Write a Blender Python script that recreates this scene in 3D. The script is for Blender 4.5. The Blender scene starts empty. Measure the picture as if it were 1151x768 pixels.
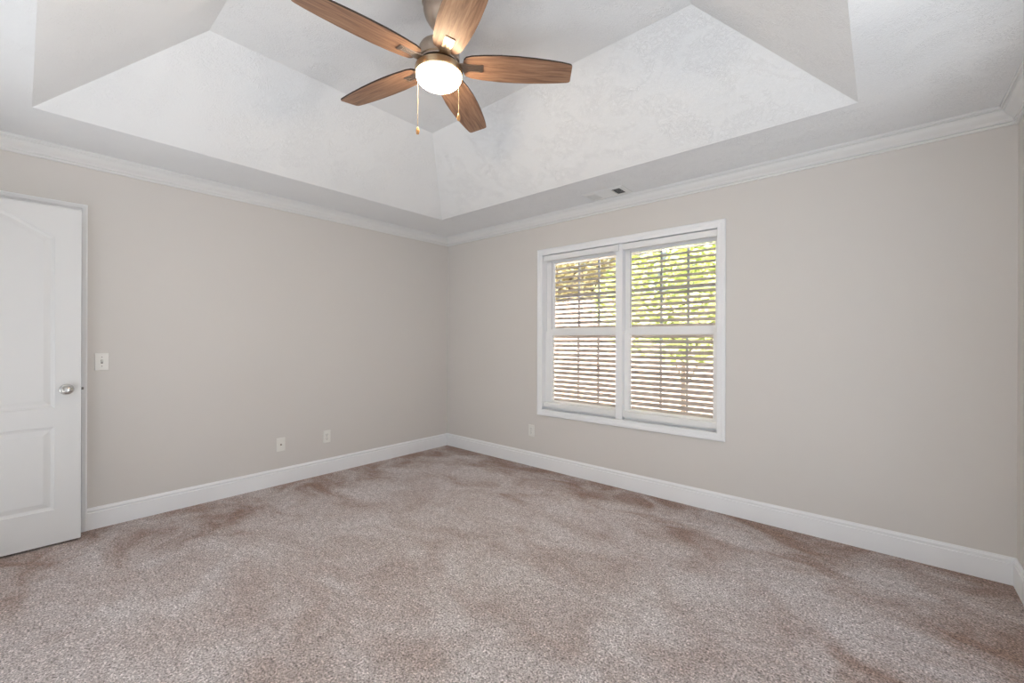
import bpy, bmesh, math, random
from mathutils import Vector, Matrix
random.seed(7)
PI = math.pi
S = bpy.context.scene
COL = S.collection

# ------------------------------------------------------------------ camera
YAW = 0.7154
cd = bpy.data.cameras.new('camera'); cam = bpy.data.objects.new('camera', cd); COL.objects.link(cam)
cd.sensor_width = 36; cd.lens = 480.85 * 36 / 1151; cd.shift_y = -0.00123; cd.clip_start = 0.02
cam.location = (3.9058, -3.3307, 1.243)
cam.rotation_mode = 'QUATERNION'
cam.rotation_quaternion = (Matrix.Rotation(YAW, 3, 'Z') @ Matrix.Rotation(PI / 2, 3, 'X') @ Matrix.Rotation(0.0028, 3, 'Z')).to_quaternion()
S.camera = cam

# ------------------------------------------------------------------ view, world, sun, added fill lamps
S.view_settings.view_transform = 'Standard'; S.view_settings.look = 'None'
S.view_settings.exposure = 0.26; S.view_settings.gamma = 1.0; S.view_settings.use_curve_mapping = False
SKY, SUN, FILL_NEAR, FILL_RIGHT, BOWL = 0.6, 66.0, 29.0, 25.0, 75.0
w = bpy.data.worlds.new('sky'); S.world = w; w.use_nodes = True
bg = w.node_tree.nodes['Background']; bg.inputs[0].default_value = (0.80, 0.90, 1.0, 1); bg.inputs[1].default_value = SKY
sd = bpy.data.lights.new('sun', 'SUN'); sd.energy = SUN; sd.angle = 0.02; sd.color = (1, .98, .95)
sun = bpy.data.objects.new('sun', sd); COL.objects.link(sun)
sun.rotation_euler = Vector((0.45, 0.40, -1)).to_track_quat('-Z', 'Y').to_euler()
def fill_lamp(name, loc, d, sx, sy, e, color=(1, 1, 1)):
    l = bpy.data.lights.new(name, 'AREA'); l.shape = 'RECTANGLE'; l.size = sx; l.size_y = sy; l.energy = e; l.color = color
    o = bpy.data.objects.new(name, l); COL.objects.link(o); o.location = loc
    o.rotation_euler = Vector(d).to_track_quat('-Z', 'Z').to_euler()
    return o
# added fill lamps outside the two added window openings, aimed up into the room
fill_lamp('near_fill_lamp', (2.65, -4.3, 0.4), (0, 1, 1.6), 2.9, 1.2, FILL_NEAR, (0.94, 0.975, 1.0))
fill_lamp('right_fill_lamp', (4.9, -2.1, 0.4), (-1, 0, 1.6), 2.4, 1.2, FILL_RIGHT, (0.94, 0.975, 1.0))

fill_lamp('hall_fill_lamp', (.55, -4.3, 0.9), (0.15, 1, 0.45), .7, 1.6, 5, (0.96, 0.98, 1.0))  # added lamp in the unseen hall, lifts the door and left ceiling

# ------------------------------------------------------------------ materials
def lin(c):
    return tuple(((v / 255) / 12.92 if v / 255 <= .04045 else ((v / 255 + .055) / 1.055) ** 2.4) for v in c) + (1,)
def mat(name, rgb, rough=.5, metal=0, spec=.5, bump=None, emis=None):
    m = bpy.data.materials.new(name); m.use_nodes = True
    nt = m.node_tree; b = nt.nodes['Principled BSDF']
    b.inputs['Base Color'].default_value = lin(rgb); b.inputs['Roughness'].default_value = rough
    b.inputs['Metallic'].default_value = metal; b.inputs['Specular IOR Level'].default_value = spec
    if bump:
        tc = nt.nodes.new('ShaderNodeTexCoord'); n = nt.nodes.new('ShaderNodeTexNoise')
        n.inputs['Scale'].default_value = bump[0]; n.inputs['Detail'].default_value = 4
        bp = nt.nodes.new('ShaderNodeBump'); bp.inputs['Strength'].default_value = bump[1]; bp.inputs['Distance'].default_value = bump[2]
        nt.links.new(tc.outputs['Object'], n.inputs['Vector']); nt.links.new(n.outputs['Fac'], bp.inputs['Height'])
        nt.links.new(bp.outputs['Normal'], b.inputs['Normal'])
    if emis:
        b.inputs['Emission Color'].default_value = lin(emis[0]); b.inputs['Emission Strength'].default_value = emis[1]
    return m
def N(nt, t, **k):
    n = nt.nodes.new(t)
    for a, v in k.items():
        if a in n.inputs: n.inputs[a].default_value = v
        else: setattr(n, a, v)
    return n
def ramp(nt, stops, interp='LINEAR'):
    r = nt.nodes.new('ShaderNodeValToRGB'); r.color_ramp.interpolation = interp
    e = r.color_ramp.elements
    while len(e) > 1: e.remove(e[-1])
    e[0].position, e[0].color = stops[0][0], stops[0][1]
    for p, c in stops[1:]:
        x = e.new(p); x.color = c
    return r

M = {}
M['wall'] = mat('wall_paint', (217, 213, 209), .75, spec=.25, bump=(220, .08, .002))
M['trim'] = mat('white_trim_paint', (241, 242, 244), .42, spec=.4)
M['crown'] = mat('crown_paint', (229, 229, 228), .5, spec=.35)
M['door'] = mat('white_door_paint', (223, 223, 223), .45, spec=.4, bump=(90, .05, .001))
M['plate'] = mat('white_plastic', (236, 234, 229), .35)
M['dark'] = mat('dark_recess', (28, 26, 25), .8)
M['slot'] = mat('slot_grey', (105, 100, 96), .6)
M['nickel'] = mat('satin_nickel', (205, 203, 200), .22, 1)
M['bronze'] = mat('brushed_nickel_fan', (176, 160, 146), .28, 1)
M['ringm'] = mat('warm_brushed_nickel', (196, 172, 140), .35, 1)
M['chain'] = mat('brass_chain', (176, 156, 124), .5, .4)
M['bob'] = mat('wooden_bob', (190, 140, 84), .4)
M['vinyl'] = mat('white_vinyl', (240, 240, 240), .4)
M['slat'] = mat('backlit_grey_slat', (166, 156, 149), .45)  # white slats, their backlit shade put into the grey colour
M['cord'] = mat('backlit_grey_cord', (190, 184, 178), .8)  # white cords coloured grey, as they look against the bright glass
M['rail'] = mat('blind_rail', (236, 236, 236), .4)
M['vent'] = mat('white_enamel', (232, 232, 230), .4)
M['bowl'] = mat('lit_frosted_glass', (250, 245, 235), .4, emis=((255, 229, 192), BOWL))
M['grass'] = mat('lawn', (96, 118, 66), .9)
M['bark'] = mat('bark', (92, 76, 62), .9)
M['ground'] = mat('pale_concrete', (238, 238, 240), .9)

def mk_glass():
    m = bpy.data.materials.new('window_glass'); m.use_nodes = True; nt = m.node_tree; nt.nodes.clear()
    o = N(nt, 'ShaderNodeOutputMaterial'); t = N(nt, 'ShaderNodeBsdfTransparent'); g = N(nt, 'ShaderNodeBsdfGlossy', Roughness=.02)
    t.inputs[0].default_value = (.94, .96, .95, 1)
    x = N(nt, 'ShaderNodeMixShader'); x.inputs[0].default_value = .05
    nt.links.new(t.outputs[0], x.inputs[1]); nt.links.new(g.outputs[0], x.inputs[2]); nt.links.new(x.outputs[0], o.inputs[0])
    return m
M['glass'] = mk_glass()

def mk_ceiling():
    m = mat('textured_ceiling', (239, 240, 241), .85, spec=.2); nt = m.node_tree; b = nt.nodes['Principled BSDF']
    tc = N(nt, 'ShaderNodeTexCoord')
    n1 = N(nt, 'ShaderNodeTexNoise', Scale=5.0, Detail=2.0, Roughness=.5, Distortion=1.0)
    n2 = N(nt, 'ShaderNodeTexNoise', Scale=24.0, Detail=2.5, Roughness=.55, Distortion=3.2)
    n3 = N(nt, 'ShaderNodeTexNoise', Scale=95.0, Detail=3.0, Roughness=.6)
    for n in (n1, n2, n3): nt.links.new(tc.outputs['Object'], n.inputs['Vector'])
    def mth(op, a, bb, c=None):
        n = N(nt, 'ShaderNodeMath', operation=op)
        for i, q in enumerate((a, bb, c)):
            if q is None: continue
            if isinstance(q, (int, float)): n.inputs[i].default_value = q
            else: nt.links.new(q, n.inputs[i])
        return n.outputs[0]
    r1 = ramp(nt, [(.44, (0, 0, 0, 1)), (.60, (1, 1, 1, 1))]); nt.links.new(n1.outputs['Fac'], r1.inputs[0])
    r2 = ramp(nt, [(.46, (0, 0, 0, 1)), (.50, (1, 1, 1, 1)), (.58, (.2, .2, .2, 1)), (.66, (0, 0, 0, 1))]); nt.links.new(n2.outputs['Fac'], r2.inputs[0])
    hgt = mth('MULTIPLY_ADD', n3.outputs['Fac'], .22, mth('MULTIPLY', r2.outputs[0], mth('MULTIPLY_ADD', r1.outputs[0], .8, .2)))
    bp = N(nt, 'ShaderNodeBump'); bp.inputs['Strength'].default_value = .45; bp.inputs['Distance'].default_value = .006
    nt.links.new(hgt, bp.inputs['Height']); nt.links.new(bp.outputs[0], b.inputs['Normal'])
    return m
M['ceiling'] = mk_ceiling()

def mk_carpet():
    m = mat('brown_carpet', (140, 122, 114), .95, spec=.1); nt = m.node_tree; b = nt.nodes['Principled BSDF']
    b.inputs['Sheen Weight'].default_value = .15
    tc = N(nt, 'ShaderNodeTexCoord'); O = tc.outputs['Object']
    fine = N(nt, 'ShaderNodeTexNoise', Scale=120.0, Detail=3.0, Roughness=.75); nt.links.new(O, fine.inputs['Vector'])
    mid = N(nt, 'ShaderNodeTexNoise', Scale=34.0, Detail=4.0, Roughness=.65, Distortion=.6); nt.links.new(O, mid.inputs['Vector'])
    mp = N(nt, 'ShaderNodeMapping'); mp.inputs['Rotation'].default_value = (0, 0, .5); mp.inputs['Scale'].default_value = (1.0, 1.5, 1)
    nt.links.new(O, mp.inputs['Vector'])
    big = N(nt, 'ShaderNodeTexNoise', Scale=2.3, Detail=4.0, Roughness=.58, Distortion=.6); nt.links.new(mp.outputs[0], big.inputs['Vector'])
    # darker towards the left, far and right walls, by distance to them
    sp = N(nt, 'ShaderNodeSeparateXYZ'); nt.links.new(O, sp.inputs[0])
    def mth(op, a, bb=None, clamp=False):
        n = N(nt, 'ShaderNodeMath', operation=op); n.use_clamp = clamp
        for i, q in enumerate((a, bb)):
            if q is None: continue
            if isinstance(q, (int, float)): n.inputs[i].default_value = q
            else: nt.links.new(q, n.inputs[i])
        return n.outputs[0]
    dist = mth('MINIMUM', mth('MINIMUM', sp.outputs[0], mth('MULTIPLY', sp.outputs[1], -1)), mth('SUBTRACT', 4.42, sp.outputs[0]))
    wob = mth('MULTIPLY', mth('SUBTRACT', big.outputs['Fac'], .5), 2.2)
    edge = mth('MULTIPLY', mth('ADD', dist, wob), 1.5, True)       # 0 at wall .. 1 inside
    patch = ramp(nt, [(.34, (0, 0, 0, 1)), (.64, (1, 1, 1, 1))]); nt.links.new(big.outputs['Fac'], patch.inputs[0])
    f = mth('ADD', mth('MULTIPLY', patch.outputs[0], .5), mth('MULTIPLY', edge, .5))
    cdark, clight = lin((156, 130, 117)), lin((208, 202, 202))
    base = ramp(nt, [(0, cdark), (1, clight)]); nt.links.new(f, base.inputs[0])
    sp1 = ramp(nt, [(.34, (.20, .17, .16, 1)), (.46, (.78, .77, .77, 1)), (.54, (1.0, 1.0, 1.0, 1)), (.68, (1.9, 1.9, 1.9, 1))]); nt.links.new(fine.outputs['Fac'], sp1.inputs[0])
    sp2 = ramp(nt, [(.30, (.72, .70, .69, 1)), (.70, (1.25, 1.25, 1.25, 1))]); nt.links.new(mid.outputs['Fac'], sp2.inputs[0])
    def mix(a, bb):
        x = N(nt, 'ShaderNodeMix', data_type='RGBA', blend_type='MULTIPLY'); x.inputs[0].default_value = 1
        nt.links.new(a, x.inputs[6]); nt.links.new(bb, x.inputs[7]); return x.outputs[2]
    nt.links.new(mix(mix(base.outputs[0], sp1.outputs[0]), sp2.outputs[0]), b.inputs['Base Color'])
    h = mth('ADD', fine.outputs['Fac'], mid.outputs['Fac'])
    bp = N(nt, 'ShaderNodeBump'); bp.inputs['Strength'].default_value = .6; bp.inputs['Distance'].default_value = .008
    nt.links.new(h, bp.inputs['Height']); nt.links.new(bp.outputs[0], b.inputs['Normal'])
    return m
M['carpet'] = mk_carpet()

def mk_wood(name, dark, mid, light, rough=.38):
    m = mat(name, mid, rough, spec=.35); nt = m.node_tree; b = nt.nodes['Principled BSDF']
    tc = N(nt, 'ShaderNodeTexCoord'); mp = N(nt, 'ShaderNodeMapping'); mp.inputs['Scale'].default_value = (2.2, 26, 26)
    n = N(nt, 'ShaderNodeTexNoise', Scale=2.4, Detail=7.0, Roughness=.62, Distortion=.5)
    nt.links.new(tc.outputs['Object'], mp.inputs[0]); nt.links.new(mp.outputs[0], n.inputs['Vector'])
    r = ramp(nt, [(.30, lin(dark)), (.5, lin(mid)), (.72, lin(light))]); nt.links.new(n.outputs['Fac'], r.inputs[0])
    nt.links.new(r.outputs[0], b.inputs['Base Color'])
    return m
M['edge'] = mat('dark_blade_edge', (52, 36, 28), .5)
M['walnut'] = mk_wood('walnut_blade', (104, 76, 60), (142, 108, 86), (172, 138, 112))
M['fence'] = mk_wood('weathered_fence', (140, 112, 98), (158, 132, 118), (176, 152, 140), .8)

def mk_leaf(name, a, c):
    m = mat(name, a, .6); nt = m.node_tree; b = nt.nodes['Principled BSDF']
    tc = N(nt, 'ShaderNodeTexCoord'); n = N(nt, 'ShaderNodeTexNoise', Scale=9.0, Detail=3.0)
    nt.links.new(tc.outputs['Object'], n.inputs['Vector'])
    r = ramp(nt, [(.3, lin(a)), (.7, lin(c))]); nt.links.new(n.outputs['Fac'], r.inputs[0]); nt.links.new(r.outputs[0], b.inputs['Base Color'])
    return m
M['leaf'] = mk_leaf('yellow_green_leaves', (118, 134, 60), (180, 184, 108))
M['leafd'] = mk_leaf('olive_leaves', (134, 122, 78), (190, 176, 128))

# ------------------------------------------------------------------ mesh helpers
def obj(name, bm, m, parent=None, smooth=False, bevel=None, loc=None):
    me = bpy.data.meshes.new(name); bmesh.ops.recalc_face_normals(bm, faces=bm.faces[:]); bm.to_mesh(me); bm.free()
    me.materials.append(m)
    o = bpy.data.objects.new(name, me); COL.objects.link(o)
    if smooth:
        for p in me.polygons: p.use_smooth = True
        if smooth is not True:
            me.set_sharp_from_angle(angle=smooth)
    if bevel:
        b = o.modifiers.new('bevel', 'BEVEL'); b.width = bevel; b.segments = 2; b.limit_method = 'ANGLE'
    if parent: o.parent = parent
    if loc: o.location = loc
    return o
def empty(name, loc=(0, 0, 0), rz=0):
    o = bpy.data.objects.new(name, None); COL.objects.link(o); o.location = loc; o.rotation_euler = (0, 0, rz); o.empty_display_size = .1
    return o
def tag(o, label, cat, group=None):
    o['label'] = label; o['category'] = cat
    if group: o['group'] = group
    return o
def struct(o, label=None):
    o['kind'] = 'structure'
    if label: o['label'] = label
    return o
def box(bm, lo, hi):
    v = [bm.verts.new((x, y, z)) for x in (lo[0], hi[0]) for y in (lo[1], hi[1]) for z in (lo[2], hi[2])]
    for f in ((0, 1, 3, 2), (4, 6, 7, 5), (0, 4, 5, 1), (2, 3, 7, 6), (0, 2, 6, 4), (1, 5, 7, 3)):
        bm.faces.new([v[i] for i in f])
def cyl(bm, a, b, r, r2=None, n=16):
    a, b = Vector(a), Vector(b); r2 = r if r2 is None else r2
    q = (b - a).to_track_quat('Z', 'Y')
    A = [bm.verts.new(a + q @ Vector((r * math.cos(t), r * math.sin(t), 0))) for t in [2 * PI * i / n for i in range(n)]]
    B = [bm.verts.new(b + q @ Vector((r2 * math.cos(t), r2 * math.sin(t), 0))) for t in [2 * PI * i / n for i in range(n)]]
    for i in range(n): bm.faces.new((A[i], A[(i + 1) % n], B[(i + 1) % n], B[i]))
    bm.faces.new(A); bm.faces.new(B)
def lathe(bm, prof, n=48, M4=Matrix()):
    rings = []
    for r, z in prof:
        if r < 1e-6: rings.append([bm.verts.new(M4 @ Vector((0, 0, z)))])
        else: rings.append([bm.verts.new(M4 @ Vector((r * math.cos(2 * PI * i / n), r * math.sin(2 * PI * i / n), z))) for i in range(n)])
    for A, B in zip(rings, rings[1:]):
        for i in range(n):
            j = (i + 1) % n
            if len(A) == 1: bm.faces.new((A[0], B[i], B[j]))
            elif len(B) == 1: bm.faces.new((A[i], A[j], B[0]))
            else: bm.faces.new((A[i], A[j], B[j], B[i]))
def loops(bm, L, close_ends=True, closed_path=False):
    """L: list of vertex-coordinate rings (same count, closed profile); bridges them."""
    R = [[bm.verts.new(p) for p in ring] for ring in L]
    pairs = list(zip(R, R[1:])) + ([(R[-1], R[0])] if closed_path else [])
    for A, B in pairs:
        n = len(A)
        for i in range(n): bm.faces.new((A[i], A[(i + 1) % n], B[(i + 1) % n], B[i]))
    if close_ends and not closed_path: bm.faces.new(R[0]); bm.faces.new(R[-1])
def moulding(bm, A, B, inward, prof, mitre=(1, 1)):
    """straight run along a wall from A to B; prof = closed list of (out, z); mitre 1 cuts the ends at 45 degrees inwards"""
    A, B, n = Vector(A), Vector(B), Vector(inward); d = (B - A).normalized()
    loops(bm, [[A + n * o + Vector((0, 0, z)) + d * (o * mitre[0]) for o, z in prof],
               [B + n * o + Vector((0, 0, z)) - d * (o * mitre[1]) for o, z in prof]])
def frame_loop(bm, c0, c1, to3, prof, sides=4):
    """picture-frame moulding round the rectangle c0..c1; prof = closed (w, h): w outwards from the inner edge, h off the wall"""
    (a0, b0), (a1, b1) = c0, c1
    L = []
    for sa, sb in ((-1, -1), (-1, 1), (1, 1), (1, -1)):
        a = a0 if sa < 0 else a1; b = b0 if sb < 0 else b1
        L.append([to3(a + sa * w_, b + sb * w_, h) for w_, h in prof])
    loops(bm, L, closed_path=True)

# ------------------------------------------------------------------ room shell
W, D, H = 4.42, -3.87, 2.44          # room: x 0..W, y D..0
WX0, WX1, WZ0, WZ1 = 1.406, 2.991, .574, 2.065     # twin window opening
TH = .17
def wall_with_holes(name, axis, at, th, u0, u1, holes, z1=2.62, z0=-.0):
    """axis 'x': plane x=at (u is y); axis 'y': plane y=at (u is x). th signed thickness away from the room"""
    us = sorted({u0, u1, *[h[0] for h in holes], *[h[1] for h in holes]})
    zs = sorted({z0, z1, *[h[2] for h in holes], *[h[3] for h in holes]})
    bm = bmesh.new()
    def solid(i, j):
        if i < 0 or j < 0 or i >= len(us) - 1 or j >= len(zs) - 1: return False
        uc = (us[i] + us[i + 1]) / 2; zc = (zs[j] + zs[j + 1]) / 2
        return not any(h[0] < uc < h[1] and h[2] < zc < h[3] for h in holes)
    cache = {}
    def V(u, z, s):
        k = (round(u, 5), round(z, 5), s)
        if k not in cache:
            p = at + (th if s else 0)
            cache[k] = bm.verts.new((p, u, z) if axis == 'x' else (u, p, z))
        return cache[k]
    for i in range(len(us) - 1):
        for j in range(len(zs) - 1):
            if not solid(i, j): continue
            a, b, c, d = us[i], us[i + 1], zs[j], zs[j + 1]
            for s in (0, 1): bm.faces.new((V(a, c, s), V(b, c, s), V(b, d, s), V(a, d, s)))
            for (di, dj, e) in ((-1, 0, ((a, c), (a, d))), (1, 0, ((b, c), (b, d))), (0, -1, ((a, c), (b, c))), (0, 1, ((a, d), (b, d)))):
                if not solid(i + di, j + dj):
                    (p, q) = e; bm.faces.new((V(*p, 0), V(*q, 0), V(*q, 1), V(*p, 1)))
    return struct(obj(name, bm, M['wall']))
wall_with_holes('wall_far', 'y', 0, TH, -.15, W + .15, [(WX0 - .012, WX1 + .012, WZ0 - .012, WZ1 + .012)])
wall_with_holes('wall_left', 'x', 0, -.12, D, 0, [(-3.862, -3.118, 0, 2.045)])
wall_with_holes('wall_right', 'x', W, .15, D, 0, [(-3.3, -0.9, .15, 2.15)])
wall_with_holes('wall_near', 'y', D, -.15, -.15, W + .15, [(.16, .95, 0, 2.05), (1.2, 4.1, .15, 2.2)])
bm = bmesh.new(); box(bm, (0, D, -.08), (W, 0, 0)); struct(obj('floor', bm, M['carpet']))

# tray ceiling
T0 = (.58, 3.807, -3.292, -.575); T1 = (1.18, 3.19, -2.67, -1.17); ZT = 2.895
bm = bmesh.new()
def rect(x0, x1, y0, y1, z): return [bm.verts.new(p) for p in ((x0, y0, z), (x1, y0, z), (x1, y1, z), (x0, y1, z))]
R = [rect(0, W, D, 0, H), rect(*T0, H), rect(*T1, ZT)]
for A, B in zip(R, R[1:]):
    for i in range(4): bm.faces.new((A[i], A[(i + 1) % 4], B[(i + 1) % 4], B[i]))
bm.faces.new(R[2])
for f in bm.faces: f.normal_update()
ceil = obj('ceiling', bm, M['ceiling'])
sm = ceil.modifiers.new('thick', 'SOLIDIFY'); sm.thickness = .1; sm.offset = 0
me = ceil.data
# make the thickness go upwards
up = sum(p.normal.z for p in me.polygons)
sm.offset = 1 if up > 0 else -1
struct(ceil)

# baseboards and crown moulding
BB = [(0, 0), (.014, 0), (.014, .108), (.0085, .111), (.0085, .116), (.0115, .119), (.0115, .127), (.0055, .135), (.004, .1405), (0, .1405)]
CR = [(0, 2.352), (.010, 2.352), (.013, 2.356), (.013, 2.364), (.010, 2.367), (.018, 2.368), (.0185, 2.377), (.024, 2.383), (.036, 2.390), (.047, 2.399), (.055, 2.411), (.0575, 2.420), (.066, 2.421), (.066, 2.428), (.072, 2.430), (.074, 2.4399), (0, 2.4399)]
runs = {'far': ((0, 0, 0), (W, 0, 0), (0, -1, 0)), 'right': ((W, 0, 0), (W, D, 0), (-1, 0, 0)),
        'near': ((W, D, 0), (0, D, 0), (0, 1, 0)), 'left': ((0, D, 0), (0, 0, 0), (1, 0, 0))}
k = 0
for side, (A, B, n) in runs.items():
    bm = bmesh.new(); moulding(bm, A, B, n, CR); k += 1
    struct(obj('trim_%d' % k, bm, M['crown']), 'white crown moulding along the %s wall' % side)
bm = bmesh.new(); moulding(bm, *runs['far'][:2], runs['far'][2], BB); struct(obj('baseboard_far', bm, M['trim']))
bm = bmesh.new(); moulding(bm, *runs['right'][:2], runs['right'][2], BB); struct(obj('baseboard_right', bm, M['trim']))
bm = bmesh.new(); moulding(bm, (0, -3.0425, 0), (0, 0, 0), (1, 0, 0), BB, (0, 1)); struct(obj('baseboard_left', bm, M['trim']))
bm = bmesh.new(); moulding(bm, (W, D, 0), (1.03, D, 0), (0, 1, 0), BB, (1, 0)); struct(obj('baseboard_near', bm, M['trim']))

CAS = [(0, 0), (0, .010), (.006, .013), (.028, .014), (.032, .0175), (.050, .0185), (.057, .015), (.057, 0)]
def casing_u(bm, to3, a0, a1, top):
    """door casing: left leg, head, right leg"""
    L = [[to3(a0 - w_, 0, h) for w_, h in CAS], [to3(a0 - w_, top + w_, h) for w_, h in CAS],
         [to3(a1 + w_, top + w_, h) for w_, h in CAS], [to3(a1 + w_, 0, h) for w_, h in CAS]]
    loops(bm, L)
# casing of the doorway in the left wall
bm = bmesh.new(); casing_u(bm, lambda a, b, h: (h, a, b), -3.856, -3.1, 2.053)
struct(obj('trim_5', bm, M['trim']), 'white casing round the doorway behind the open door')
bm = bmesh.new()
box(bm, (-.12, -3.118, 0), (.0, -3.1, 2.053)); box(bm, (-.12, -3.874, 0), (.0, -3.856, 2.053)); box(bm, (-.12, -3.856, 2.035), (0, -3.118, 2.053))
struct(obj('trim_6', bm, M['trim']), 'white jamb lining of the doorway in the left wall')

# ------------------------------------------------------------------ panelled doors
def door_mesh(wd, ht, th):
    """leaf in local coordinates: x = off the face (room side at x=0, body at -th), y 0..wd from hinge to latch edge, z 0..ht"""
    bm = bmesh.new()
    y0, y1 = .112, wd - .112
    def arch(n=28):
        pts = [(y0, .815), (y1, .815), (y1, 1.842)]
        for i in range(1, n):
            t = i / n; yy = y1 + (y0 - y1) * t
            s = math.sin(PI * t); rise = .125 * (s ** 1.25)
            pts.append((yy, 1.842 + rise))
        pts.append((y0, 1.842)); return pts
    def inset(P, d):
        n = len(P); out = []
        for i in range(n):
            a, b, c = Vector(P[i - 1]), Vector(P[i]), Vector(P[(i + 1) % n])
            e1 = (b - a).normalized(); e2 = (c - b).normalized()
            n1 = Vector((-e1.y, e1.x)); n2 = Vector((-e2.y, e2.x)); m = (n1 + n2).normalized()
            out.append(tuple(b + m * (d / max(.4, m.dot(n1)))))
        return out
    for face, sg in ((0.0, 1), (-th, -1)):
        es = []
        def ring(P, dep): return [bm.verts.new((face - sg * dep, p[0], p[1])) for p in P]
        def edges(V):
            for i in range(len(V)): es.append(bm.edges.new((V[i], V[(i + 1) % len(V)])))
        outer = ring([(0, 0), (wd, 0), (wd, ht), (0, ht)], 0); edges(outer)
        for P in ([(y0, .205), (y1, .205), (y1, .702), (y0, .702)], arch()):
            prev = ring(P, 0); edges(prev)
            for d, dep in ((.005, .0045), (.016, .0085), (.020, .0085), (.046, .0015)):
                cur = ring(inset(P, d), dep)
                for i in range(len(P)):
                    j = (i + 1) % len(P); bm.faces.new((prev[i], prev[j], cur[j], cur[i]))
                prev = cur
            bm.faces.new(prev)
        bmesh.ops.triangle_fill(bm, use_beauty=True, use_dissolve=False, edges=es)
        if sg == 1: front = outer
        else:
            for i in range(4): bm.faces.new((front[i], front[(i + 1) % 4], outer[(i + 1) % 4], outer[i]))
    return bm
leaf = obj('door_1', door_mesh(.765, 2.026, .035), M['door'], loc=(.15, -3.845, .013))
struct(leaf, 'white two panel arched door standing open in front of the left wall')
# knob: axis along +x at latch side
def knob(parent, y, z, sgn, face):
    Mx = Matrix.Translation((face, y, z)) @ Matrix.Rotation(sgn * PI / 2, 4, 'Y')
    bm = bmesh.new(); lathe(bm, [(0, 0), (.033, 0), (.033, .003), (.030, .007), (.016, .010), (.012, .014), (.012, .030)], 40, Mx)
    r = obj('rosette', bm, M['nickel'], parent, smooth=.6)
    bm = bmesh.new(); lathe(bm, [(0, .026), (.013, .026), (.020, .031), (.027, .040), (.0285, .049), (.0265, .058), (.020, .065), (.013, .0675), (.011, .0655), (.0085, .0655), (.0075, .068), (0, .0685)], 40, Mx)
    return obj('door_knob', bm, M['nickel'], parent, smooth=.6)
knob(leaf, .765 - .063, .923, 1, 0); knob(leaf, .765 - .063, .923, -1, -.035)
bm = bmesh.new(); box(bm, (-.0275, .765, .905), (-.0075, .7665, .941)); p = obj('latch_plate', bm, M['nickel'], leaf)
bm = bmesh.new(); box(bm, (-.0225, .7665, .915), (-.0125, .777, .931)); obj('latch_bolt', bm, M['slot'], leaf, bevel=.002)
for z in (.22, 1.0, 1.80):
    bm = bmesh.new(); cyl(bm, (-.037, -.004, z - .045), (-.037, -.004, z + .045), .006); box(bm, (-.036, -.0015, z - .045), (-.004, 0, z + .045))
    obj('hinge', bm, M['nickel'], leaf)
d2 = obj('door_2', door_mesh(.732, 2.02, .035), M['door'], loc=(-.07, -3.853, .01))
struct(d2, 'closed white door in the doorway behind the open door')

# ------------------------------------------------------------------ twin window
win = empty('window_1', (0, 0, 0)); struct(win, 'white twin double hung window in the far wall')
bm = bmesh.new()
frame_loop(bm, (WX0, WZ0), (WX1, WZ1), lambda a, b, h: (a, -h, b), CAS)
obj('casing', bm, M['trim'], win)
bm = bmesh.new(); JD = .165; q = .012
box(bm, (WX0 - q, 0, WZ0 - q), (WX0, JD, WZ1 + q)); box(bm, (WX1, 0, WZ0 - q), (WX1 + q, JD, WZ1 + q))
box(bm, (WX0, 0, WZ1), (WX1, JD, WZ1 + q)); box(bm, (WX0, 0, WZ0 - q), (WX1, JD, WZ0))
obj('jamb', bm, M['trim'], win)
MX0, MX1 = 2.172, 2.236
bm = bmesh.new(); box(bm, (MX0, .012, WZ0), (MX1, JD, WZ1)); obj('mullion', bm, M['trim'], win, bevel=.003)
GY = .147
def sash(name, x0, x1, z0, z1, gx0, gx1, gz0, gz1, yf, yb):
    """frame x0..x1 z0..z1 round the glass opening gx, gz"""
    bm = bmesh.new()
    us = [[(x0, z0), (x0, z1), (x1, z1), (x1, z0)], [(gx0 - .006, gz0 - .006), (gx0 - .006, gz1 + .006), (gx1 + .006, gz1 + .006), (gx1 + .006, gz0 - .006)], [(gx0, gz0), (gx0, gz1), (gx1, gz1), (gx1, gz0)]]
    def rg(P, y): return [(a, y, b) for a, b in P]
    seq = [rg(us[0], yb), rg(us[0], yf), rg(us[1], yf), rg(us[2], yf + .007), rg(us[2], yb)]
    loops(bm, seq, closed_path=True)
    s = obj(name, bm, M['vinyl'], win)
    bm = bmesh.new(); box(bm, (gx0 - .012, GY, gz0 - .012), (gx1 + .012, GY + .004, gz1 + .012)); obj('glass_pane', bm, M['glass'], s)
    bm = bmesh.new()
    for i in (1, 2):
        c = gx0 + (gx1 - gx0) * (i / 3 + (.01 if i == 1 else 0)); box(bm, (c - .009, GY + .0045, gz0 - .01), (c + .009, GY + .016, gz1 + .01))
    c = (gz0 + gz1) / 2 - .005; box(bm, (gx0 - .01, GY + .005, c - .009), (gx1 + .01, GY + .015, c + .009))
    obj('muntin_grid', bm, M['muntin'], s)
M['muntin'] = mat('muntin_vinyl', (150, 153, 166), .5)
for (a, b, g0, g1, h0, h1) in ((WX0, MX0, 1.494, 2.152, 1.483, 2.150), (MX1, WX1, 2.285, 2.956, 2.283, 2.946)):
    sash('upper_sash', a, b, 1.327, WZ1, g0, g1, 1.360, 1.988, .072, .088)
    sash('lower_sash', a, b, WZ0, 1.3265, h0, h1, .660, 1.290, .052, .088)

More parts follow.
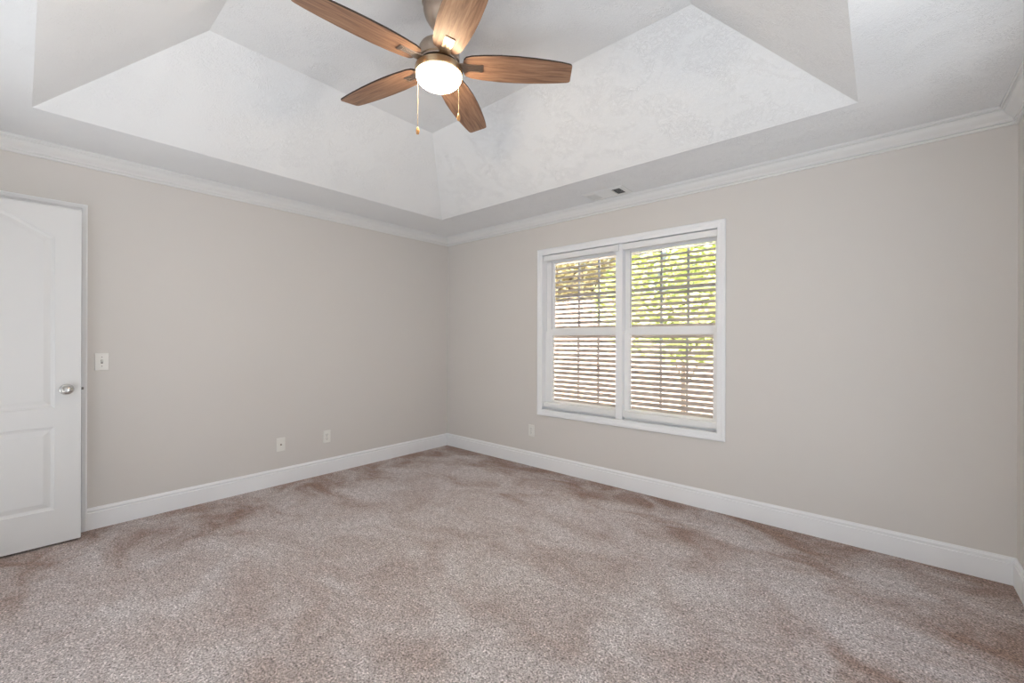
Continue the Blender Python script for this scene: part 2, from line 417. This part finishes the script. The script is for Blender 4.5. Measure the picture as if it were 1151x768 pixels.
# blinds
def blind(label, x0, x1, xs0, xs1, wand_x, sash_edges, clip):
    b = empty('window_blind', ((x0 + x1) / 2, .03, .60)); tag(b, label, 'blind', 'blinds in the twin window')
    ox, oy, oz = b.location
    def P(name, bm, m, par=b, **kw):
        bmesh.ops.translate(bm, vec=(-ox, -oy, -oz), verts=bm.verts[:]); return obj(name, bm, m, par, **kw)
    bm = bmesh.new(); box(bm, (x0, .006, 2.010), (x1, .046, 2.060)); P('headrail', bm, M['rail'], bevel=.003)
    bm = bmesh.new(); box(bm, (x0, .010, .598), (x1, .046, .644)); P('bottom_rail', bm, M['rail'], bevel=.004)
    bm = bmesh.new()
    n = 31; pitch = (1.982 - .664) / (n - 1); yc = .112; wdt = .050; tilt = math.radians(30)
    for i in range(n):
        zc = .664 + i * pitch; sec = []
        for s, cr in ((-.5, 0), (-.25, .0018), (0, .0025), (.25, .0018), (.5, 0)):
            # room edge down, outer edge up, slightly crowned
            dy = s * wdt * math.cos(tilt); dz = s * wdt * math.sin(tilt)
            sec.append((yc + dy, zc + dz + cr))
        top = [(y, z + .0014) for y, z in sec]; bot = [(y, z - .0014) for y, z in reversed(sec)]
        prof = top + bot
        loops(bm, [[(xs0, y, z) for y, z in prof], [(xs1, y, z) for y, z in prof]])
    P('slats', bm, M['slat'])
    bm = bmesh.new()
    for t in (.15, .5, .85):
        xx = xs0 + (xs1 - xs0) * t
        cyl(bm, (xx, .0885, .65), (xx, .0885, 2.0), .0006, n=6)
        for i in range(n):
            zc = .664 + i * pitch - .0115; box(bm, (xx - .002, .0868, zc - .001), (xx + .002, .0900, zc + .003))
    P('ladder_cords', bm, M['cord'])
    bm = bmesh.new(); cyl(bm, (wand_x, .049, 1.37), (wand_x, .049, 2.0), .0035, n=10); cyl(bm, (wand_x, .049, 1.35), (wand_x, .049, 1.37), .005, .004, n=10)
    P('tilt_wand', bm, M['wand'])
    if clip:
        bm = bmesh.new(); box(bm, (x1 - .012, -.004, 2.002), (x1 + .038, .006, 2.062)); P('valance_clip', bm, M['rail'], bevel=.003)
        bm = bmesh.new(); box(bm, (x1 - .012, .0, .596), (x1 + .012, .0095, .655)); P('hold_down_bracket', bm, M['rail'], bevel=.003)
M['wand'] = mat('clear_wand', (205, 203, 208), .3)
blind('white slatted blind in the left half of the twin window', WX0 + .004, MX0 - .004, 1.420, 2.168, 1.478, None, True)
blind('white slatted blind in the right half of the twin window', MX1 + .004, WX1 - .004, 2.240, 2.985, 2.293, None, False)

# windows added in the two unseen walls, to let the fill lamps shine in
for i, (ax, at, u0, u1, z0, z1) in enumerate((('y', D, 1.2, 4.1, .15, 2.2), ('x', W, -3.3, -0.9, .15, 2.15))):
    e = empty('window_%d' % (i + 2)); struct(e)
    to3 = (lambda a, b, h: (a, D + h, b)) if ax == 'y' else (lambda a, b, h: (W - h, a, b))
    bm = bmesh.new(); frame_loop(bm, (u0, z0), (u1, z1), to3, CAS); obj('casing', bm, M['trim'], e)
    bm = bmesh.new()
    for (a, b, c, d) in ((u0, u0 + .04, z0, z1), (u1 - .04, u1, z0, z1), (u0 + .04, u1 - .04, z0, z0 + .04), (u0 + .04, u1 - .04, z1 - .04, z1), ((u0 + u1) / 2 - .02, (u0 + u1) / 2 + .02, z0 + .04, z1 - .04)):
        p, r = Vector(to3(a, c, -.08)), Vector(to3(b, d, -.12))
        box(bm, [min(p[k], r[k]) for k in range(3)], [max(p[k], r[k]) for k in range(3)])
    obj('window_frame', bm, M['vinyl'], e)
bm = bmesh.new(); casing_u(bm, lambda a, b, h: (a, D + h, b), .17, .94, 2.04); struct(obj('trim_7', bm, M['trim']))
bm = bmesh.new(); box(bm, (-.3, D - 1.2, 0), (1.2, D - 1.1, 2.37)); box(bm, (-.3, D - 1.1, 0), (-.2, D - .15, 2.37)); box(bm, (1.1, D - 1.1, 0), (1.17, D - .151, 2.37)); struct(obj('wall_hall_added', bm, M['wall']))  # unseen hall box, added to let light in and shut out sun
bm = bmesh.new(); box(bm, (-.3, D - 1.2, 2.371), (1.17, D - .151, 2.43)); struct(obj('ceiling_hall_added', bm, M['ceiling']))
bm = bmesh.new(); box(bm, (-.3, D - 1.2, -.08), (1.17, D - .0, -.001)); struct(obj('floor_hall_added', bm, M['carpet']))

bm = bmesh.new(); loops(bm, [[(x, y, z) for y, z in ((D - .15, 2.62), (D - .15, 2.74), (D - 1.0, 2.50), (D - 1.0, 2.38))] for x in (1.18, W + .6)])  # unseen overhang, added to block sun at the near opening
struct(obj('sun_block_eave', bm, M['trim']), 'added unseen eave keeping the sun out of the near windows')

# ------------------------------------------------------------------ wall plates
def plate_base(name, loc, rz):
    e = empty(name, loc, rz)
    bm = bmesh.new()
    a, b = .035, .0572
    loops(bm, [[(x, y, z) for x, z in ((-a, -b), (a, -b), (a, b), (-a, b))] for y in (-.0005, -.003)] +
              [[(x * .93, -.0062, z * .955) for x, z in ((-a, -b), (a, -b), (a, b), (-a, b))]])
    obj('cover_plate', bm, M['plate'], e)
    return e
# local frame: x along the wall, -y out of the wall
def outlet(loc, rz, label, group=None):
    e = plate_base('wall_outlet', loc, rz); tag(e, label, 'outlet', group)
    for s in (-1, 1):
        bm = bmesh.new(); zc = s * .0195; n = 20
        P = []
        for i in range(n):
            t = 2 * PI * i / n; P.append((max(-.0165, min(.0165, .0185 * math.cos(t))), max(-.0135, min(.0135, .0175 * math.sin(t)))))
        loops(bm, [[(x, -.0063, z + zc) for x, z in P], [(x * .96, -.0082, z * .96 + zc) for x, z in P]])
        r = obj('receptacle', bm, M['plate'], e)
        bm = bmesh.new(); box(bm, (-.0075, -.0086, zc - .001), (-.0050, -.0080, zc + .008)); box(bm, (.0050, -.0086, zc - .001), (.0075, -.0080, zc + .007))
        cyl(bm, (0, -.0080, zc - .0075), (0, -.0086, zc - .0075), .0028, n=12); obj('slots', bm, M['slot'], r)
    bm = bmesh.new(); cyl(bm, (0, -.0055, 0), (0, -.0072, 0), .0028, n=12); obj('screw', bm, M['slot'], e)
    return e
outlet((0, -1.458, .343), PI / 2, 'white duplex outlet low on the left wall, nearer the room corner', None)
outlet((1.271, 0, .348), 0, 'white duplex outlet on the far wall below the window corner', None)
e = plate_base('coax_plate', (0, -1.86, .342), PI / 2); tag(e, 'white cable jack plate low on the left wall, farther from the corner', 'wall plate')
bm = bmesh.new(); cyl(bm, (0, -.006, 0), (0, -.010, 0), .0075, n=6); j = obj('jack_nut', bm, M['bronze'], e)
bm = bmesh.new(); cyl(bm, (0, -.010, 0), (0, -.017, 0), .0045, n=14); obj('jack_barrel', bm, M['slot'], j)
bm = bmesh.new()
bm.free()
for s in (-1, 1):
    bm = bmesh.new(); cyl(bm, (0, -.0055, s * .042), (0, -.0070, s * .042), .0026, n=12); obj('screw', bm, M['plate'], e)
e = plate_base('light_switch', (0, -2.974, 1.094), PI / 2); tag(e, 'white toggle light switch on the left wall beside the door', 'light switch')
bm = bmesh.new(); box(bm, (-.0052, -.0066, -.012), (.0052, -.0060, .012)); obj('toggle_slot', bm, M['slot'], e)
bm = bmesh.new(); loops(bm, [[(x, -.0062, z) for x, z in ((-.0042, -.005), (.0042, -.005), (.0042, .006), (-.0042, .006))], [(x, -.018, z) for x, z in ((-.0034, .004), (.0034, .004), (.0034, .0105), (-.0034, .0105))]])
obj('toggle', bm, M['plate'], e)
bm = bmesh.new()
bm.free()
for s in (-1, 1):
    bm = bmesh.new(); cyl(bm, (0, -.0055, s * .030), (0, -.0070, s * .030), .0026, n=12); obj('screw', bm, M['slot'], e)

# ------------------------------------------------------------------ ceiling register
e = empty('ceiling_vent', (2.205, -.200, H)); tag(e, 'white metal three way air vent in the flat ceiling above the window', 'vent')
bm = bmesh.new()
def zf(P, z): return [(a, b, z) for a, b in P]
def rc(x, y): return [(-x, -y), (x, -y), (x, y), (-x, y)]
loops(bm, [zf(rc(.178, .096), -.0005), zf(rc(.176, .094), -.004), zf(rc(.156, .072), -.010), zf(rc(.150, .066), -.008), zf(rc(.150, .066), -.0005)], closed_path=True)
obj('vent_frame', bm, M['vent'], e)
bm = bmesh.new(); box(bm, (-.150, -.066, -.0012), (.150, .066, -.0006)); obj('vent_throat', bm, M['dark'], e)
bm = bmesh.new()
# middle bank: blades along x
for i in range(9):
    yy = -.058 + i * .0145
    loops(bm, [[(x, yy - .006, -.0025), (x, yy + .005, -.0095), (x, yy + .006, -.0088), (x, yy - .005, -.0018)] for x in (-.072, .058)])
obj('louvres', bm, M['vent'], e)
for s, (xa, xb) in ((-1, (-.146, -.076)), (1, (.070, .140))):
    bm = bmesh.new(); n = 6
    for i in range(n):
        xx = xa + (i + .5) * (xb - xa) / n
        loops(bm, [[(xx - s * .005, yy, -.0020), (xx + s * .0048, yy, -.0092), (xx + s * .0058, yy, -.0086), (xx - s * .004, yy, -.0014)] for yy in (-.062, .062)])
    obj('louvres', bm, M['vent'], e)
for xx in (-.0745, .064, .145):
    bm = bmesh.new(); box(bm, (xx - .0035, -.066, -.0092), (xx + .0035, .066, -.0014)); obj('divider_bar', bm, M['vent'], e)

# ------------------------------------------------------------------ ceiling fan
FC = Vector((2.263, -1.990, 0)); FZ = 2.586
fan = empty('ceiling_fan', (FC.x, FC.y, ZT)); tag(fan, 'five blade walnut ceiling fan with lit round bowl light and pull chains', 'ceiling fan')
def FP(name, bm, m, par=fan, **kw):
    o = obj(name, bm, m, par, **kw); return o
z0 = FZ - ZT
bm = bmesh.new(); lathe(bm, [(0, -.0005), (.078, -.0005), (.082, -.004), (.082, -.012), (.076, -.017), (.074, -.024), (.077, -.030), (.075, -.050), (.064, -.085), (.046, -.115), (.030, -.135), (.020, -.145), (0, -.146)])
FP('canopy', bm, M['bronze'], smooth=.7)
bm = bmesh.new(); cyl(bm, (0, 0, -.140), (0, 0, -.215), .0135, n=24); FP('downrod', bm, M['bronze'], smooth=.7)
bm = bmesh.new(); lathe(bm, [(0, -.196), (.022, -.196), (.030, -.203), (.060, -.210), (.088, -.222), (.098, -.240), (.100, -.262), (.100, z0 + .016), (.094, z0 + .012), (.094, z0 + .004), (0, z0 + .004)])
FP('motor_housing', bm, M['bronze'], smooth=.6)
bm = bmesh.new(); lathe(bm, [(0, z0 - .006), (.088, z0 - .006), (.100, z0 - .012), (.113, z0 - .018), (.1155, z0 - .026), (.1155, z0 - .048), (.112, z0 - .053), (.106, z0 - .053), (.106, z0 - .045), (0, z0 - .045)])
ring = FP('light_ring', bm, M['ringm'], smooth=.6)
bm = bmesh.new()
prof = [(.1055, z0 - .046), (.109, z0 - .055)]
for i in range(1, 11):
    t = i / 10 * PI / 2; prof.append((.109 * math.cos(t), z0 - .057 - .056 * math.sin(t)))
prof[-1] = (0, z0 - .113)
lathe(bm, prof); FP('light_bowl', bm, M['bowl'], smooth=True)
ph = math.radians(46.53)
def blade_bm():
    # outline half widths along the radius
    st = [(.118, .024), (.122, .044), (.132, .058), (.160, .068), (.22, .0765), (.30, .0825), (.38, .0825), (.46, .0790), (.54, .0725), (.60, .0655), (.645, .0590), (.656, .0555), (.662, .047)]
    up = [(r, hw) for r, hw in st]; dn = [(r - (.010 if r > .6 else 0), -hw) for r, hw in reversed(st)]
    P = up + dn; bm = bmesh.new(); t = .008
    loops(bm, [[(x, y, s) for x, y in P] for s in (-t / 2, t / 2)])
    return bm
for i in range(5):
    a = ph + i * 2 * PI / 5
    bl = FP('blade', blade_bm(), M['walnut'])
    bl.location = (0, 0, z0); bl.rotation_mode = 'XYZ'
    bl.matrix_local = Matrix.Translation((0, 0, z0)) @ Matrix.Rotation(a, 4, 'Z') @ Matrix.Rotation(math.radians(-9), 4, 'X')
    bl.data.materials.append(M['edge'])
    for p in bl.data.polygons:
        if abs(p.normal.z) < .5: p.material_index = 1
    # blade iron: arm + three pronged plate under the blade
    bm = bmesh.new()
    for y in (-.0165, 0, .0165):
        loops(bm, [[(x, y - .0045, -.0032 + zz), (x, y + .0045, -.0032 + zz), (x, y + .0045, -.0075 + zz), (x, y - .0045, -.0075 + zz)] for x, zz in ((.096, -.004), (.135, 0), (.205, 0))])
    box(bm, (.198, -.023, -.0080), (.214, .023, -.0030)); box(bm, (.092, -.026, -.0085), (.135, .026, -.0034))
    box(bm, (.130, -.023, -.0045), (.200, .023, -.0030))
    ir = FP('blade_iron', bm, M['bronze'], bl, bevel=.0012)
rv = Vector((math.cos(YAW), math.sin(YAW), 0)); fv = Vector((-math.sin(YAW), math.cos(YAW), 0))
for off, dep, zb in ((-.0985, -.02, 2.268), (.103, -.050, 2.318)):
    p = rv * off + fv * dep
    bm = bmesh.new(); zt = z0 - .036; zl = zb - ZT
    nb = int((zt - zl) / .0042)
    for i in range(nb):
        zz = zt - i * .0042
        lathe(bm, [(0, .0017), (.0013, .0011), (.0017, 0), (.0013, -.0011), (0, -.0017)], 6, Matrix.Translation((p.x, p.y, zz)))
    cyl(bm, (p.x, p.y, zt), (p.x, p.y, zl), .0007, n=5)
    ch = FP('pull_chain', bm, M['chain'])
    bm = bmesh.new(); lathe(bm, [(0, .006), (.0035, .005), (.0045, 0), (.008, -.008), (.0085, -.018), (.0065, -.028), (0, -.031)], 16, Matrix.Translation((p.x, p.y, zl)))
    FP('chain_bob', bm, M['bob'], ch, smooth=True)

# ------------------------------------------------------------------ outdoors beyond the twin window
bm = bmesh.new(); box(bm, (-9, TH + .02, -.55), (12, 14, -.45)); struct(obj('ground', bm, M['ground']), 'pale ground outside the window')
def fence(x0, x1, y, z0, z1):
    e = empty('privacy_fence', ((x0 + x1) / 2, y, z0)); tag(e, 'brown board privacy fence standing outside beyond the twin window', 'fence')
    bm = bmesh.new(); n = int((x1 - x0) / .15)
    for i in range(n):
        a = x0 + i * .15 - e.location.x; t = z1 - z0 + random.uniform(-.01, .01)
        P = [(a, 0), (a + .142, 0), (a + .142, t - .03), (a + .112, t), (a + .03, t), (a, t - .03)]
        loops(bm, [[(px, yy, pz) for px, pz in P] for yy in (0, .018)])
    obj('boards', bm, M['fence'], e)
    for zz in (.25, 1.1, z1 - z0 - .25):
        bm = bmesh.new(); box(bm, (x0 - e.location.x, .02, zz), (x0 - e.location.x + n * .15, .06, zz + .09)); obj('rail', bm, M['fence'], e)
    for i in range(int((x1 - x0) / 2.4) + 1):
        a = x0 + .1 + i * 2.4 - e.location.x; bm = bmesh.new(); box(bm, (a, .061, -.05), (a + .09, .15, z1 - z0 - .06)); obj('post', bm, M['fence'], e)
fence(-7, 6, 5.0, -.45, 2.15)
def shrub(name, label, cat, loc, rx, rz, zc, m, n, leaf=.06, trunk=None):
    e = empty(name, loc); tag(e, label, cat)
    bm = bmesh.new()
    for i in range(n):
        while True:
            v = Vector((random.uniform(-1, 1), random.uniform(-1, 1), random.uniform(-1, 1)))
            if .35 < v.length < 1: break
        c = Vector((v.x * rx, v.y * rx * .7, zc + v.z * rz))
        q = Matrix.Rotation(random.uniform(0, 6.28), 3, 'Z') @ Matrix.Rotation(random.uniform(0, 3.14), 3, 'X')
        s = leaf * random.uniform(.6, 1.3)
        P = [c + q @ Vector(p) for p in ((-s, 0, 0), (-.2 * s, s * .42, 0.12 * s), (s, 0, 0), (-.2 * s, -s * .42, .12 * s))]
        bm.faces.new([bm.verts.new(p) for p in P])
    obj('foliage', bm, m, e)
    bm = bmesh.new(); t = trunk or .04
    cyl(bm, (0, 0, -.02), (0, 0, zc), t, t * .6, 10)
    for i in range(7):
        a = i * 2.4; cyl(bm, (0, 0, zc * (.4 + .08 * i)), (rx * .6 * math.cos(a), rx * .45 * math.sin(a), zc + rz * random.uniform(-.3, .5)), t * .4, t * .15, 6)
    obj('trunk', bm, M['bark'], e)
shrub('leafy_shrub', 'yellow green leafy shrub outside, in front of the fence', 'shrub', (1.6, 3.3, -.45), 1.5, .95, 1.9 + .35, M['leaf'], 5200, .065)
shrub('tree', 'bright green tree outside beyond the fence, behind the right blind', 'tree', (2.3, 7.6, -.45), 2.5, 1.9, 4.0, M['leaf'], 9000, .10, .12)
shrub('tree', 'olive tree outside beyond the fence, behind the left blind', 'tree', (-3.4, 7.8, -.45), 2.6, 1.7, 4.0, M['leafd'], 8000, .10, .12)
